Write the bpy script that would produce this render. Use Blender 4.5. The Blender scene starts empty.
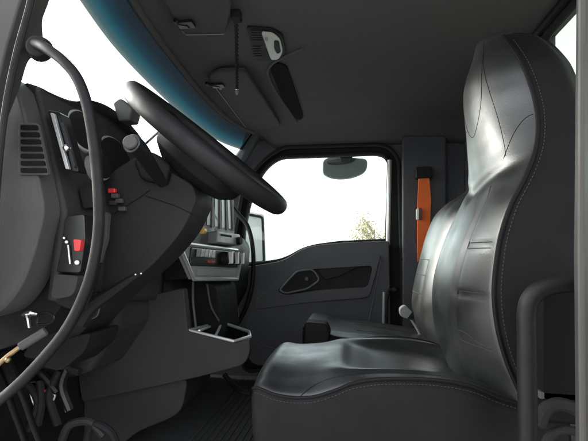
import bpy, bmesh, math, random
import numpy as np
from mathutils import Vector, Matrix
random.seed(7)
R = math.radians
# ------------------------------------------------------------------ camera
CZ = 2.05                      # eye height above the ground (standing on the step of the cab)
F = 428.0; CX = 294.0; HY = 255.0
YAW = math.atan(58/428.0)
FWD = Vector((-math.sin(YAW), math.cos(YAW), 0)); RGT = Vector((math.cos(YAW), math.sin(YAW), 0))
sc = bpy.context.scene
cam_d = bpy.data.cameras.new('camera'); cam = bpy.data.objects.new('camera', cam_d)
sc.collection.objects.link(cam); sc.camera = cam
cam.location = (0, 0, CZ); cam.rotation_euler = (R(90), 0, YAW)
cam_d.sensor_width = 36; cam_d.lens = F/588*36; cam_d.shift_y = (HY-220.5)/588
cam_d.clip_start = 0.02; cam_d.clip_end = 3000
# ------------------------------------------------------------------ light
w = bpy.data.worlds.new('World'); sc.world = w; w.use_nodes = True
nt = w.node_tree; bg = nt.nodes['Background']
sky = nt.nodes.new('ShaderNodeTexSky'); sky.sky_type = 'NISHITA'; sky.sun_disc = False
EL, AZ = R(26), R(-76)
sky.sun_elevation = EL; sky.sun_rotation = AZ; sky.air_density = 1.0; sky.dust_density = 2.0; sky.ozone_density = 1.0
hs = nt.nodes.new('ShaderNodeHueSaturation'); hs.inputs['Saturation'].default_value = .3
nt.links.new(sky.outputs[0], hs.inputs['Color']); nt.links.new(hs.outputs[0], bg.inputs[0]); bg.inputs[1].default_value = 0.15
sl = bpy.data.lights.new('sun', 'SUN'); sun = bpy.data.objects.new('sun', sl); sc.collection.objects.link(sun)
sl.energy = 1.0; sl.angle = R(28); sl.color = (1, .96, .9)
sd = Vector((math.cos(EL)*math.sin(AZ), math.cos(EL)*math.cos(AZ), math.sin(EL)))
sun.rotation_euler = sd.to_track_quat('Z', 'Y').to_euler(); sun.location = (-5, 5, 12)
sc.view_settings.view_transform = 'Standard'; sc.view_settings.look = 'None'
sc.view_settings.exposure = 2.65; sc.view_settings.gamma = 1
sc.cycles.use_denoising = True
sc.cycles.max_bounces = 10; sc.cycles.diffuse_bounces = 5; sc.cycles.transparent_max_bounces = 16
sc.cycles.sample_clamp_indirect = 8

# ------------------------------------------------------------------ photo measuring helpers (z is relative to the eye)
def ray(px, py): return FWD + RGT*((px-CX)/F) + Vector((0, 0, (HY-py)/F))
def V(px, py, Y): r = ray(px, py); return r*(Y/r.y)
def PZ(px, py, z): r = ray(px, py); return r*(z/r.z)
def proj(p):
    d = p.dot(FWD); return CX+F*p.dot(RGT)/d, HY-F*p.z/d
def cr(pts, n=6, closed=False):
    """Catmull-Rom through points"""
    P = [Vector(p) for p in pts]; N = len(P); out = []
    segs = N if closed else N-1
    for i in range(segs):
        if closed: a, b, c, d = P[(i-1) % N], P[i], P[(i+1) % N], P[(i+2) % N]
        else:
            b, c = P[i], P[i+1]; a = P[i-1] if i else b*2-c; d = P[i+2] if i+2 < N else c*2-b
        for k in range(n):
            t = k/n
            out.append(((b*2)+(c-a)*t+(a*2-b*5+c*4-d)*t*t+(b*3-a-c*3+d)*t**3)*.5)
    if not closed: out.append(P[-1])
    return out
def rnd(pts, r=4, n=4):
    """round the corners of a closed 2-D polygon; a point may carry its own radius as third value"""
    out = []; N = len(pts)
    for i, p in enumerate(pts):
        rr = p[2] if len(p) > 2 else r
        b = Vector(p[:2]); a = Vector(pts[i-1][:2]); c = Vector(pts[(i+1) % N][:2])
        if rr <= 0: out.append(b); continue
        d1 = min(rr, (a-b).length*.48); d2 = min(rr, (c-b).length*.48)
        s = b+(a-b).normalized()*d1; e = b+(c-b).normalized()*d2
        for k in range(n+1):
            t = k/n; out.append(s*(1-t)**2+b*2*t*(1-t)+e*t*t)
    return out

# ------------------------------------------------------------------ materials
def mat(name, col, rough=.5, metal=0, bump=0, bscale=300, var=0, vscale=8, spec=.5, coat=0, sheen=0, emit=None, bdist=.001, wr=0, alpha=None):
    m = bpy.data.materials.new(name); m.use_nodes = True; t = m.node_tree; b = t.nodes['Principled BSDF']
    b.inputs['Base Color'].default_value = (*col, 1); b.inputs['Roughness'].default_value = rough
    b.inputs['Metallic'].default_value = metal; b.inputs['Specular IOR Level'].default_value = spec
    b.inputs['Coat Weight'].default_value = coat; b.inputs['Coat Roughness'].default_value = .32; b.inputs['Sheen Weight'].default_value = sheen
    tc = t.nodes.new('ShaderNodeTexCoord')
    if var:
        n = t.nodes.new('ShaderNodeTexNoise'); n.inputs['Scale'].default_value = vscale; n.inputs['Detail'].default_value = 6
        t.links.new(tc.outputs['Object'], n.inputs['Vector'])
        mx = t.nodes.new('ShaderNodeMix'); mx.data_type = 'RGBA'
        mx.inputs[6].default_value = (*[c*(1-var) for c in col], 1); mx.inputs[7].default_value = (*[min(1, c*(1+var)) for c in col], 1)
        t.links.new(n.outputs[0], mx.inputs[0]); t.links.new(mx.outputs[2], b.inputs['Base Color'])
        mr = t.nodes.new('ShaderNodeMapRange'); mr.inputs[1].default_value = .3; mr.inputs[2].default_value = .7
        mr.inputs[3].default_value = max(.03, rough-.08); mr.inputs[4].default_value = min(1, rough+.1)
        n2 = t.nodes.new('ShaderNodeTexNoise'); n2.inputs['Scale'].default_value = vscale*2.3; n2.inputs['Detail'].default_value = 8
        t.links.new(tc.outputs['Object'], n2.inputs['Vector'])
        t.links.new(n2.outputs[0], mr.inputs[0]); t.links.new(mr.outputs[0], b.inputs['Roughness'])
    last = None
    if wr:
        n = t.nodes.new('ShaderNodeTexNoise'); n.inputs['Scale'].default_value = 9; n.inputs['Detail'].default_value = 4; n.inputs['Distortion'].default_value = 1.2
        t.links.new(tc.outputs['Object'], n.inputs['Vector'])
        bp = t.nodes.new('ShaderNodeBump'); bp.inputs['Strength'].default_value = wr; bp.inputs['Distance'].default_value = .012
        t.links.new(n.outputs[0], bp.inputs['Height']); last = bp
    if bump:
        v = t.nodes.new('ShaderNodeTexVoronoi'); v.inputs['Scale'].default_value = bscale
        t.links.new(tc.outputs['Object'], v.inputs['Vector'])
        bp = t.nodes.new('ShaderNodeBump'); bp.inputs['Strength'].default_value = bump; bp.inputs['Distance'].default_value = bdist
        t.links.new(v.outputs[0], bp.inputs['Height'])
        if last: t.links.new(last.outputs[0], bp.inputs['Normal'])
        last = bp
    if last: t.links.new(last.outputs[0], b.inputs['Normal'])
    if emit: b.inputs['Emission Color'].default_value = (*emit[0], 1); b.inputs['Emission Strength'].default_value = emit[1]
    return m
def glass(name, tint, refl=1.45, rough=0.0, band=None):
    m = bpy.data.materials.new(name); m.use_nodes = True; t = m.node_tree; t.nodes.remove(t.nodes['Principled BSDF'])
    o = t.nodes['Material Output']; tr = t.nodes.new('ShaderNodeBsdfTransparent'); tr.inputs[0].default_value = (*tint, 1)
    gl = t.nodes.new('ShaderNodeBsdfGlossy'); gl.inputs['Roughness'].default_value = rough
    lw = t.nodes.new('ShaderNodeLayerWeight'); pw = t.nodes.new('ShaderNodeMath'); pw.operation = 'POWER'; pw.inputs[1].default_value = 5; t.links.new(lw.outputs['Facing'], pw.inputs[0])
    fr = t.nodes.new('ShaderNodeMapRange'); fr.inputs[3].default_value = .015 if band else .04; fr.inputs[4].default_value = .05 if band else .5; t.links.new(pw.outputs[0], fr.inputs[0]); lw.inputs[0].default_value = .5
    mx = t.nodes.new('ShaderNodeMixShader'); t.links.new(fr.outputs[0], mx.inputs[0]); t.links.new(tr.outputs[0], mx.inputs[1]); t.links.new(gl.outputs[0], mx.inputs[2])
    t.links.new(mx.outputs[0], o.inputs[0])
    if band:    # tint that fades down the sheet, by the sheet's own UV
        uv = t.nodes.new('ShaderNodeUVMap'); sp = t.nodes.new('ShaderNodeSeparateXYZ'); t.links.new(uv.outputs[0], sp.inputs[0])
        cr_ = t.nodes.new('ShaderNodeValToRGB'); t.links.new(sp.outputs[1], cr_.inputs[0])
        e = cr_.color_ramp.elements; e[0].position = 0; e[0].color = (*band[0][1], 1); e[1].position = 1; e[1].color = (*band[-1][1], 1)
        for p, c in band[1:-1]: q = e.new(p); q.color = (*c, 1)
        t.links.new(cr_.outputs[0], tr.inputs[0])
    return m
M = {}
M['plastic'] = mat('charcoal_plastic', (.032, .0296, .0298), .58, bump=.45, bscale=650, var=.16, vscale=5, spec=.18)
M['plastic_light'] = mat('grey_plastic', (.064, .060, .058), .58, bump=.45, bscale=650, var=.10, vscale=5, spec=.3)
M['plastic_dark'] = mat('black_plastic', (.010, .0098, .010), .55, bump=.4, bscale=650, var=.16, vscale=7, spec=.18)
M['shroud'] = mat('shroud_plastic', (.020, .0185, .0188), .58, bump=.5, bscale=600, var=.16, vscale=6, spec=.18)
M['door'] = mat('door_plastic', (.062, .062, .067), .58, bump=.45, bscale=500, var=.14, vscale=4, spec=.3)
M['door_light'] = mat('door_crease', (.085, .087, .094), .45)
M['gloss'] = mat('gloss_black', (.009, .009, .0095), .28)
M['rubber'] = mat('rubber', (.014, .014, .0145), .75, var=.2, vscale=20, spec=.2)
M['rim'] = mat('wheel_grip', (.008, .0075, .0082), .56, bump=.25, bscale=600, var=.16, vscale=12, spec=.28)
M['leather'] = mat('black_leather', (.010, .0108, .0104), .41, bump=.16, bscale=480, var=.12, vscale=7, spec=.9, coat=.2, wr=.04, bdist=.0008)
M['leather_shaded'] = mat('black_leather_shaded', (.0070, .0062, .0064), .62, bump=.4, bscale=380, var=.14, vscale=7, spec=.14, wr=.12, bdist=.0008)  # darker, duller copy of the leather; shade of the sides put into the colour
M['thread'] = mat('pale_thread', (.030, .028, .027), .7, bump=.3, bscale=1500)
M['seam'] = mat('dark_seam', (.008, .008, .008), .8, spec=.1)
M['liner'] = mat('roof_fabric', (.078, .078, .077), .95, bump=.6, bscale=420, var=.10, vscale=3, spec=.15)
M['wall'] = mat('wall_trim', (.052, .055, .064), .75, bump=.4, bscale=600, var=.12, vscale=3)
M['carpet'] = mat('ribbed_rubber_mat', (.050, .048, .048), .7, bump=.5, bscale=300, var=.25, vscale=6)
M['fascia_grey'] = mat('fascia_grey', (.11, .11, .107), .5, bump=.2, bscale=700, var=.08, vscale=8)
M['visor'] = mat('visor_vinyl', (.050, .050, .049), .8, bump=.5, bscale=350, var=.1, vscale=5, spec=.2)
M['under'] = mat('shaded_under_dash', (.009, .0085, .0085), .8, spec=.2, var=.3, vscale=15)  # near-black albedo carries the shade below the dash
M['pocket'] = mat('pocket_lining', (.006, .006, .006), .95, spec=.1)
M['handle'] = mat('handle_grip', (.0045, .0042, .0042), .56, bump=.2, bscale=700, var=.16, vscale=12, spec=.25)
M['silver'] = mat('satin_silver', (.55, .55, .53), .35, metal=.6)
M['panelgrey'] = mat('dash_grey', (.24, .24, .23), .42, bump=.1, bscale=900, var=.06, vscale=8)
M['chrome'] = mat('chrome', (.75, .75, .74), .15, metal=1)
M['brass'] = mat('brass', (.28, .20, .11), .45, metal=1, var=.2, vscale=40)
M['red'] = mat('red_knob', (.55, .03, .03), .35)
M['yellow'] = mat('yellow_knob', (.72, .42, .08), .4)
M['orange'] = mat('orange_webbing', (.72, .13, .02), .7, bump=.5, bscale=500, var=.12, vscale=30)
M['lamp_lens'] = mat('lamp_lens', (.40, .42, .37), .3, bump=.3, bscale=300)
M['white'] = mat('white_plastic', (.75, .75, .72), .4)
M['pillar'] = mat('painted_pillar', (.040, .037, .034), .6, bump=.1, bscale=500, var=.12, vscale=5, spec=.3)
M['pillar_pale'] = mat('pale_painted_frame', (.029, .0295, .0275), .55, var=.08, vscale=5, spec=.3)
M['mirror_shell'] = mat('mirror_shell', (.20, .205, .21), .45, var=.1, vscale=9)
M['mirror_glass'] = mat('mirror_glass', (.85, .87, .87), .03, metal=1)
M['glass'] = glass('window_glass', (.88, .935, .905))
M['wind'] = glass('windscreen_glass', (.89, .94, .91))
M['rearglass'] = glass('green_rear_glass', (.70, .73, .64), rough=.05)
M['tint'] = glass('tint_band_glass', (.1, .4, .5), band=[(0, (.0006, .0015, .0028)), (.4, (.0007, .0025, .0045)), (.62, (.001, .008, .012)), (.78, (.003, .020, .026)), (.90, (.014, .026, .026)), (1, (.040, .052, .048))])
M['ground'] = mat('concrete', (.33, .325, .31), .9, bump=.5, bscale=20, var=.12, vscale=.6)
M['bark'] = mat('bark', (.16, .12, .08), .9, bump=.6, bscale=30, var=.2)
M['leaf'] = mat('autumn_leaf', (.26, .20, .055), .7, var=.35, vscale=3)

# ------------------------------------------------------------------ object helpers
COL = sc.collection; BASE = {}
def tag(o, label=None, cat=None, group=None, kind=None):
    if label: o['label'] = label
    if cat: o['category'] = cat
    if group: o['group'] = group
    if kind: o['kind'] = kind
    return o
def thing(name, loc, label, cat, group=None):
    o = bpy.data.objects.new(name, None); COL.objects.link(o); o.empty_display_size = .1
    L = Vector(loc); BASE[o.name] = L; o.location = L+Vector((0, 0, CZ))
    return tag(o, label, cat, group)
class MB:
    def __init__(s): s.v = []; s.f = []; s.uv = {}
    def add(s, vs, fs):
        k = len(s.v); s.v += [Vector(x) for x in vs]; s.f += [[i+k for i in f] for f in fs]; return s
    def box(s, c, d, rot=None):
        c = Vector(c); dx, dy, dz = [x/2 for x in d]
        vs = [Vector((x, y, z)) for x in (-dx, dx) for y in (-dy, dy) for z in (-dz, dz)]
        if rot is not None: vs = [rot @ q for q in vs]
        return s.add([c+q for q in vs], [(0, 1, 3, 2), (4, 6, 7, 5), (0, 4, 5, 1), (2, 3, 7, 6), (0, 2, 6, 4), (1, 5, 7, 3)])
    def rings(s, rs, cap=True, closed=True):
        n = len(rs[0]); vs = [p for r in rs for p in r]; fs = []
        for i in range(len(rs)-1):
            for j in range(n if closed else n-1):
                a = i*n+j; b = i*n+(j+1) % n; fs.append((a, b, b+n, a+n))
        if cap and closed: fs.append(list(range(n))[::-1]); fs.append([(len(rs)-1)*n+j for j in range(n)])
        return s.add(vs, fs)
    def tube(s, path, r, n=14, flat=1, up=None):
        P = [Vector(p) for p in path]; rs = []; pn = None
        rr = r if callable(r) else (lambda t: r)
        for i, p in enumerate(P):
            t = (P[min(i+1, len(P)-1)]-P[max(i-1, 0)]).normalized()
            if pn is None: a = up or (Vector((0, 0, 1)) if abs(t.z) < .9 else Vector((1, 0, 0))); pn = (a-t*a.dot(t)).normalized()
            pn = (pn-t*pn.dot(t)).normalized(); b = t.cross(pn); q = rr(i/max(1, len(P)-1))
            rs.append([p+pn*math.cos(2*math.pi*k/n)*q*flat+b*math.sin(2*math.pi*k/n)*q for k in range(n)])
        return s.rings(rs)
    def prism(s, px, Y0, Y1, world=False, yref=None, dx=0):
        """a side-view outline at distance yref, given its real thickness from Y0 to Y1"""
        yref = Y0 if yref is None else yref
        P = [V(q[0], q[1], yref) for q in px] if not world else [Vector((q[0], 0, q[1])) for q in px]
        n = len(P); a = [Vector((q.x+dx, Y0, q.z)) for q in P]; b = [Vector((q.x+dx, Y1, q.z)) for q in P]
        return s.rings([a, b])
    def plate(s, outer, inner, Y0, Y1, yref=None):
        """outline with a hole"""
        yref = Y0 if yref is None else yref
        bm = bmesh.new(); E = []
        loops = []
        for lp in (outer, inner):
            vs = [bm.verts.new((V(q[0], q[1], yref).x, Y0, V(q[0], q[1], yref).z)) for q in lp]; loops.append(vs)
            for i in range(len(vs)): E.append(bm.edges.new((vs[i-1], vs[i])))
        bmesh.ops.triangle_fill(bm, edges=E, use_beauty=True); bm.verts.index_update()
        n = len(bm.verts); co = [v.co.copy() for v in bm.verts]; fs = [[v.index for v in f.verts] for f in bm.faces]
        vs = co+[Vector((c.x, Y1, c.z)) for c in co]; F2 = fs+[[i+n for i in f[::-1]] for f in fs]
        for lp in loops:
            for i in range(len(lp)): a, b = lp[i-1].index, lp[i].index; F2.append((a, b, b+n, a+n))
        bm.free(); return s.add(vs, F2)
    def ball(s, c, r, n=12, sc_=(1, 1, 1)):
        c = Vector(c); rs = []
        for i in range(1, n):
            th = math.pi*i/n
            rs.append([c+Vector((math.sin(th)*math.cos(2*math.pi*k/(2*n))*r*sc_[0], math.sin(th)*math.sin(2*math.pi*k/(2*n))*r*sc_[1], math.cos(th)*r*sc_[2])) for k in range(2*n)])
        return s.rings(rs)
    def cyl(s, a, b, r, n=20, r2=None):
        a = Vector(a); b = Vector(b); t = (b-a).normalized(); u = Vector((0, 0, 1)) if abs(t.z) < .9 else Vector((1, 0, 0))
        u = (u-t*u.dot(t)).normalized(); v = t.cross(u); r2 = r if r2 is None else r2
        return s.rings([[p+u*math.cos(2*math.pi*k/n)*q+v*math.sin(2*math.pi*k/n)*q for k in range(n)] for p, q in ((a, r), (b, r2))])
    def build(s, name, m, parent=None, bevel=0, seg=3, smooth=True, sub=0, angle=35):
        if parent is not None: L = BASE[parent.name]
        else:
            xs = [v.x for v in s.v]; ys = [v.y for v in s.v]; L = Vector(((min(xs)+max(xs))/2, (min(ys)+max(ys))/2, min(v.z for v in s.v)))
        me = bpy.data.meshes.new(name); me.from_pydata([tuple(v-L) for v in s.v], [], s.f); me.update()
        bm = bmesh.new(); bm.from_mesh(me); bmesh.ops.recalc_face_normals(bm, faces=bm.faces); bm.to_mesh(me); bm.free()
        me.materials.append(M[m] if isinstance(m, str) else m)
        o = bpy.data.objects.new(name, me); COL.objects.link(o); BASE[o.name] = L
        if parent is not None: o.parent = parent
        else: o.location = L+Vector((0, 0, CZ))
        if bevel:
            b = o.modifiers.new('bevel', 'BEVEL'); b.width = bevel; b.segments = seg; b.limit_method = 'ANGLE'; b.angle_limit = R(30); b.use_clamp_overlap = True; b.harden_normals = True
        if sub: q = o.modifiers.new('sub', 'SUBSURF'); q.levels = sub; q.render_levels = sub
        if smooth: me.shade_smooth(); me.set_sharp_from_angle(angle=R(angle if not bevel else 30))
        return o
def grid(fn, nu, nv):
    vs = [fn(i/nu, j/nv) for i in range(nu+1) for j in range(nv+1)]
    fs = [(i*(nv+1)+j, i*(nv+1)+j+1, (i+1)*(nv+1)+j+1, (i+1)*(nv+1)+j) for i in range(nu) for j in range(nv)]
    return vs, fs
def smooth_interp(xs, ys):
    """monotone-ish cubic through a table"""
    xs = list(xs); ys = list(ys); n = len(xs)
    ms = [(ys[min(i+1, n-1)]-ys[max(i-1, 0)])/(xs[min(i+1, n-1)]-xs[max(i-1, 0)]) for i in range(n)]
    def f(x):
        if x <= xs[0]: return ys[0]
        if x >= xs[-1]: return ys[-1]
        i = max(k for k in range(n-1) if xs[k] <= x); h = xs[i+1]-xs[i]; t = (x-xs[i])/h
        return (2*t**3-3*t*t+1)*ys[i]+(t**3-2*t*t+t)*h*ms[i]+(-2*t**3+3*t*t)*ys[i+1]+(t**3-t*t)*h*ms[i+1]
    return f
FLOOR = -.72; YN = .62; YF = 2.50; XR = .62      # cab floor, near opening, far door, rear wall

# ================================================================== ground and the tree outside
g = MB(); g.add([(-600, -600, -CZ), (600, -600, -CZ), (600, 600, -CZ), (-600, 600, -CZ)], [(0, 1, 2, 3)])
tag(g.build('ground', 'ground'), 'pale concrete ground outside the cab', 'ground', kind='structure')
def tree():
    b = V(372, 262, 16.0); b.z = -CZ
    t = thing('tree', b, 'small tree with sparse yellow-brown leaves outside the passenger window', 'tree')
    m = MB(); top = b+Vector((.1, 0, 3.0)); m.tube(cr([b, b+Vector((.05, .05, 1.4)), top], 8), lambda q: .09*(1-q)+.02, 10)
    tips = []
    for i in range(22):
        a = random.uniform(0, 6.28); z = random.uniform(1.2, 2.9); s = b+Vector((.05, .05, z)); L = random.uniform(.4, .85)*(1.15-abs(z-2.1)*.35)
        e = s+Vector((math.cos(a)*L, math.sin(a)*L, random.uniform(.35, .9))); m.tube([s, (s+e)/2+Vector((0, 0, .06)), e], lambda q: .022*(1-q)+.004, 6); tips += [s.lerp(e, k) for k in (.45, .6, .75, .9, 1)]
    m.build('trunk', 'bark', t)
    c = MB()
    for p in tips:
        for k in range(34):
            o = Vector([random.gauss(0, .15) for _ in range(3)])+p; s_ = random.uniform(.02, .05)
            u = Vector([random.gauss(0, 1) for _ in range(3)]).normalized()*s_; v = u.cross(Vector([random.gauss(0, 1) for _ in range(3)])).normalized()*s_*.6
            c.add([o-u, o+v, o+u, o-v], [(0, 1, 2, 3)])
    c.build('crown', 'leaf', t, smooth=False)
tree()

# ================================================================== the cab itself
cab = thing('truck_cab', (0, 1.55, FLOOR), 'grey truck cab interior with dark headliner, curved windscreen and black rubber floor', 'truck cab')
# floor with tunnel hump
fl = MB(); fl.box((-.15, 1.55, FLOOR-.03), (1.62, 1.9, .06)); fl.build('floor', 'carpet', cab, bevel=.01)
ribs = MB()
for i in range(40):
    x = -.62+i*.028; ribs.box((x, 1.75, FLOOR+.003), (.012, 1.3, .008))
ribs.build('floor_mat', 'carpet', cab, bevel=.002)
# windscreen header curve X(Y)
XA = smooth_interp([.62, .75, .9, 1.17, 1.54, 1.85, 2.1, 2.25, 2.36, 2.46], [-.47, -.515, -.555, -.607, -.637, -.645, -.636, -.613, -.573, -.53])
ZH = .70
def roofz(Y):
    v = abs(Y-1.55)/.95; return .74-.02*v*v-.09*max(0, (v-.80)/.2)**2
h = MB()
def rf(s, t):
    Y = YN+.01+(YF-YN-.01)*s; q = t
    x = XA(Y)+(XR+.02-XA(Y))*q; z = roofz(Y)
    e = 1-min(1, (x-XA(Y))/.10); z -= (z-ZH+.0)*e*e
    r = max(0, 1-(XR-x)/.12); z -= .01*r*r
    return Vector((x, Y, z))
vs, fs = grid(rf, 60, 60); h.add(vs, fs)
ho = h.build('headliner', 'liner', cab, angle=180); so = ho.modifiers.new('thick', 'SOLIDIFY'); so.thickness = .03; so.offset = 1
# overhead pocket: flat black panel painted as its inner shade, with a raised rim
def ceil(px, py, dz=0.0):
    Z = .70
    for _ in range(6): p = PZ(px, py, Z); Z = roofz(p.y)
    return p-Vector((0, 0, dz))
def ceil_panel(poly, dz0, dz1):
    m = MB(); a = [ceil(x, y, dz0) for x, y in poly]; b = [p-Vector((0, 0, dz1-dz0)) for p in a]; m.rings([a, b]); return m
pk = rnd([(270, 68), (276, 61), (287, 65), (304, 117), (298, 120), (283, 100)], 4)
m = ceil_panel(pk, -.006, .006); po = m.build('pocket_shade_panel', 'pocket', ho, bevel=.002)
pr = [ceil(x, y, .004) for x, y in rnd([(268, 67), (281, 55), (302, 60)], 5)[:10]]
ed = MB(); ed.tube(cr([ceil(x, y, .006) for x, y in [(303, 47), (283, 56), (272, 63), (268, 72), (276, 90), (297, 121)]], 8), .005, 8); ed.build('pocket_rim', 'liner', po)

# rear wall with window opening
rw = MB()
def bx(x0, x1, y0, y1, z0, z1): return ((x0+x1)/2, (y0+y1)/2, (z0+z1)/2), (x1-x0, y1-y0, z1-z0)
rw.box(*bx(XR, XR+.03, YN+.1, YF, FLOOR, .02)); rw.box(*bx(XR, XR+.03, YN+.1, .80, .02, .73)); rw.box(*bx(XR, XR+.03, 1.48, YF, .02, .73))
rw.box(*bx(XR, XR+.03, .80, 1.48, .705, .73))
rwo = rw.build('rear_wall', 'wall', cab)
rg = MB(); rg.box(*bx(XR+.010, XR+.015, .80, 1.48, .02, .705)); rgo = rg.build('rear_window', 'rearglass', rwo)
rt = MB(); rt.tube([(XR-.006, y, z) for y, z in [tuple(q) for q in rnd([(.80, .02), (1.48, .02), (1.48, .70), (.80, .70)], .05, 5)]+[(.80, .07)]], .014, 10); rt.build('window_seal', 'rubber', rwo)
# roof edge rail seen above the rear window
rr = MB(); rr.tube([(XR-.02, y, .722) for y in (.66, 1.0, 1.5, 2.46)], .016, 10); rr.build('roof_rail', 'plastic_dark', cab)

# far side wall with door opening
wall_in = rnd([(232, 250, 10), (243, 185, 14), (262, 160, 16), (283, 147, 8), (386, 144, 14), (399, 158, 10), (401, 240, 2), (401, 352, 6), (245, 372, 8), (232, 330, 6)], 8, 6)
wall_out = [(247, 128), (470, 120), (470, 380), (150, 388), (150, 266), (212, 260), (222, 210), (236, 165)]
sw = MB(); sw.plate(wall_out, wall_in, YF, YF+.05); sw.build('side_wall', 'wall', cab, bevel=.004)
ds = MB(); lp = [V(x, y, YF-.008) for x, y in wall_in]; ds.tube(lp+[lp[0]], .011, 10); ds.build('door_seal', 'rubber', cab)
# rounded header and pillar trim over the far door
ht = MB(); ht.tube([V(x, y, 2.49) for x, y in [(250, 138), (300, 134), (380, 133), (440, 134)]], .028, 12, flat=.7); ht.build('header_trim', 'wall', cab)
bp = MB(); bp.prism(rnd([(402, 136), (446, 136), (446, 262), (402, 262)], 5), 2.452, YF+.02, yref=2.47); bp.build('pillar_trim', 'wall', cab, bevel=.012)
bl = MB(); bl.prism(rnd([(402, 258), (446, 258), (446, 372), (402, 372)], 4), 2.440, YF+.02, yref=2.47); bl.build('lower_pillar_trim', 'door', cab, bevel=.01)
# far and near windscreen pillars
fp = MB()
A = [(-.515, .72), (-.575, .72), (-1.02, .08), (-.90, .08)]
fp.prism([(x, z) for x, z in A], 2.40, 2.49, world=True); fp.build('windscreen_pillar', 'wall', cab, bevel=.02)
# near side: outer frame, inner trim
pl = MB(); pl.prism(rnd([(10, -60), (52, -60), (38, 0), (21, 56), (8, 112), (2, 190), (-4, 280), (-60, 420), (-120, 420), (-60, 100)], 6), .70, .735, yref=.735); pl.build('windscreen_pillar', 'pillar', cab, bevel=.008)
pt = MB(); pt.prism(rnd([(36, -60), (64, -60), (49, 2), (42, 20), (42.5, 33), (44.5, 46), (40, 55), (30, 58), (26, 66), (21, 84), (9, 115), (-5, 150), (8, 100)], 5), .735, .79, yref=.79); pt.build('pillar_trim', 'pillar', cab, bevel=.006)
sp_ = MB(); sp_.tube(cr([V(x, y, .655) for x, y in [(42, -60), (31, 0), (16, 56), (5, 112), (-4, 190), (-14, 300)]], 8), .0055, 10); sp_.build('door_seal', 'rubber', cab)
# near door post at right
dp = MB(); dp.prism([(575.5, -80), (640, -80), (640, 520), (574.5, 520), (572.5, 255)], .60, .68, yref=.68); dp.build('door_pillar', 'pillar_pale', cab, bevel=.006)
dp = MB(); dp.tube([V(x, y, .597) for x, y in [(582, -60), (581, 250), (583, 500)]], .004, 8); dp.build('door_seal', 'pillar', cab)
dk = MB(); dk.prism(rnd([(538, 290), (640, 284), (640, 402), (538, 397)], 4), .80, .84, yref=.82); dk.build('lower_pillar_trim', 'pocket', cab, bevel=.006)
# windscreen
def ws(t, Y, off=0):
    X0 = XA(Y); bow = 1-((Y-1.55)/.95)**2
    return Vector((X0-.42*t-.06*t*bow-off, Y, ZH+.005-.60*t))
TB = .168
def wsg(t0, t1, off=0, nu=50, nv=10):
    def f(s, q): return ws(t0+(t1-t0)*q, .74+(2.43-.74)*s, off)
    return grid(f, nu, nv), nu, nv
(vs, fs), _, _ = wsg(TB, 1.0); m = MB(); m.add(vs, fs); wso = m.build('windscreen', 'wind', cab, angle=180)
(vs, fs), nu, nv = wsg(-.02, TB, 0); m = MB(); m.add(vs, fs); to = m.build('tint_band', 'tint', wso, angle=180)
uvl = to.data.uv_layers.new(name='UVMap')
for poly in to.data.polygons:
    for li in poly.loop_indices:
        vi = to.data.loops[li].vertex_index; uvl.data[li].uv = ((vi//(nv+1))/nu, (vi % (nv+1))/nv)
m = MB(); m.tube([ws(1.0, .74+1.69*k/30) for k in range(31)], .012, 8); m.build('windscreen_seal', 'rubber', cab)
m = MB(); m.tube([Vector((XA(.66+1.8*k/40), .66+1.8*k/40, ZH)) for k in range(41)], .012, 8); m.build('header_trim', 'liner', cab)

# wiper resting outside
wp = MB(); wp.tube([ws(.97, 1.25, .03), ws(.85, 1.42, .03), ws(.62, 1.62, .025)], .006, 8); 
wp.tube([ws(.95, 1.50, .02), ws(.62, 1.62, .02), ws(.30, 1.72, .02)], .005, 6)
tag(wp.build('windscreen_wiper', 'rubber'), 'thin black wiper lying against the outside of the windscreen', 'wiper')

# ================================================================== passenger door
dr = thing('passenger_door', V(320, 365, YF), 'charcoal passenger door with large window and moulded armrest, far side of cab', 'door')
win = rnd([(241, 266, 2), (243, 225, 20), (252, 190, 20), (263, 168, 14), (278, 156.5, 8), (382, 152.5, 12), (389, 160, 6), (386.5, 240.5, 2), (340, 242.5, 6), (306, 247, 16), (285, 260, 12)], 6, 6)
outer = rnd([(233, 262, 2), (236, 228, 20), (246, 185, 20), (259, 162, 14), (276, 150.5, 8), (385, 147, 12), (396, 156, 8), (397, 352, 4), (247, 368, 4), (234, 320, 6)], 6, 6)
m = MB(); m.plate([(247, 135), (425, 132), (425, 388), (160, 388), (160, 268), (214, 262), (224, 210), (237, 168)], win, 2.552, 2.585, yref=2.50); m.build('door_frame', 'rubber', dr, bevel=.003)
wl = [V(x, y, 2.546) for x, y in win]; m = MB(); m.tube(wl+[wl[0]], .011, 8); m.build('window_seal', 'rubber', dr)
gp = MB(); gp.prism(win, 2.560, 2.565, yref=2.50); gp.build('window', 'glass', dr, smooth=False)
rc = MB(); rc.tube([V(389.8, 160, 2.50), V(388, 245, 2.50)], .012, 8); rc.build('window_channel', 'silver', dr)
tp = [(234, 268, 2), (262, 264.5, 8), (284, 260.5, 10), (305, 246.5, 14), (340, 242.5, 20), (389, 241, 3), (391, 340, 3), (388, 356, 4), (252, 366, 12), (240, 330, 6)]
m = MB(); m.prism(rnd(tp, 5, 5), 2.455, 2.551, yref=2.47); pan = m.build('door_panel', 'door', dr, bevel=.008)
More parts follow.
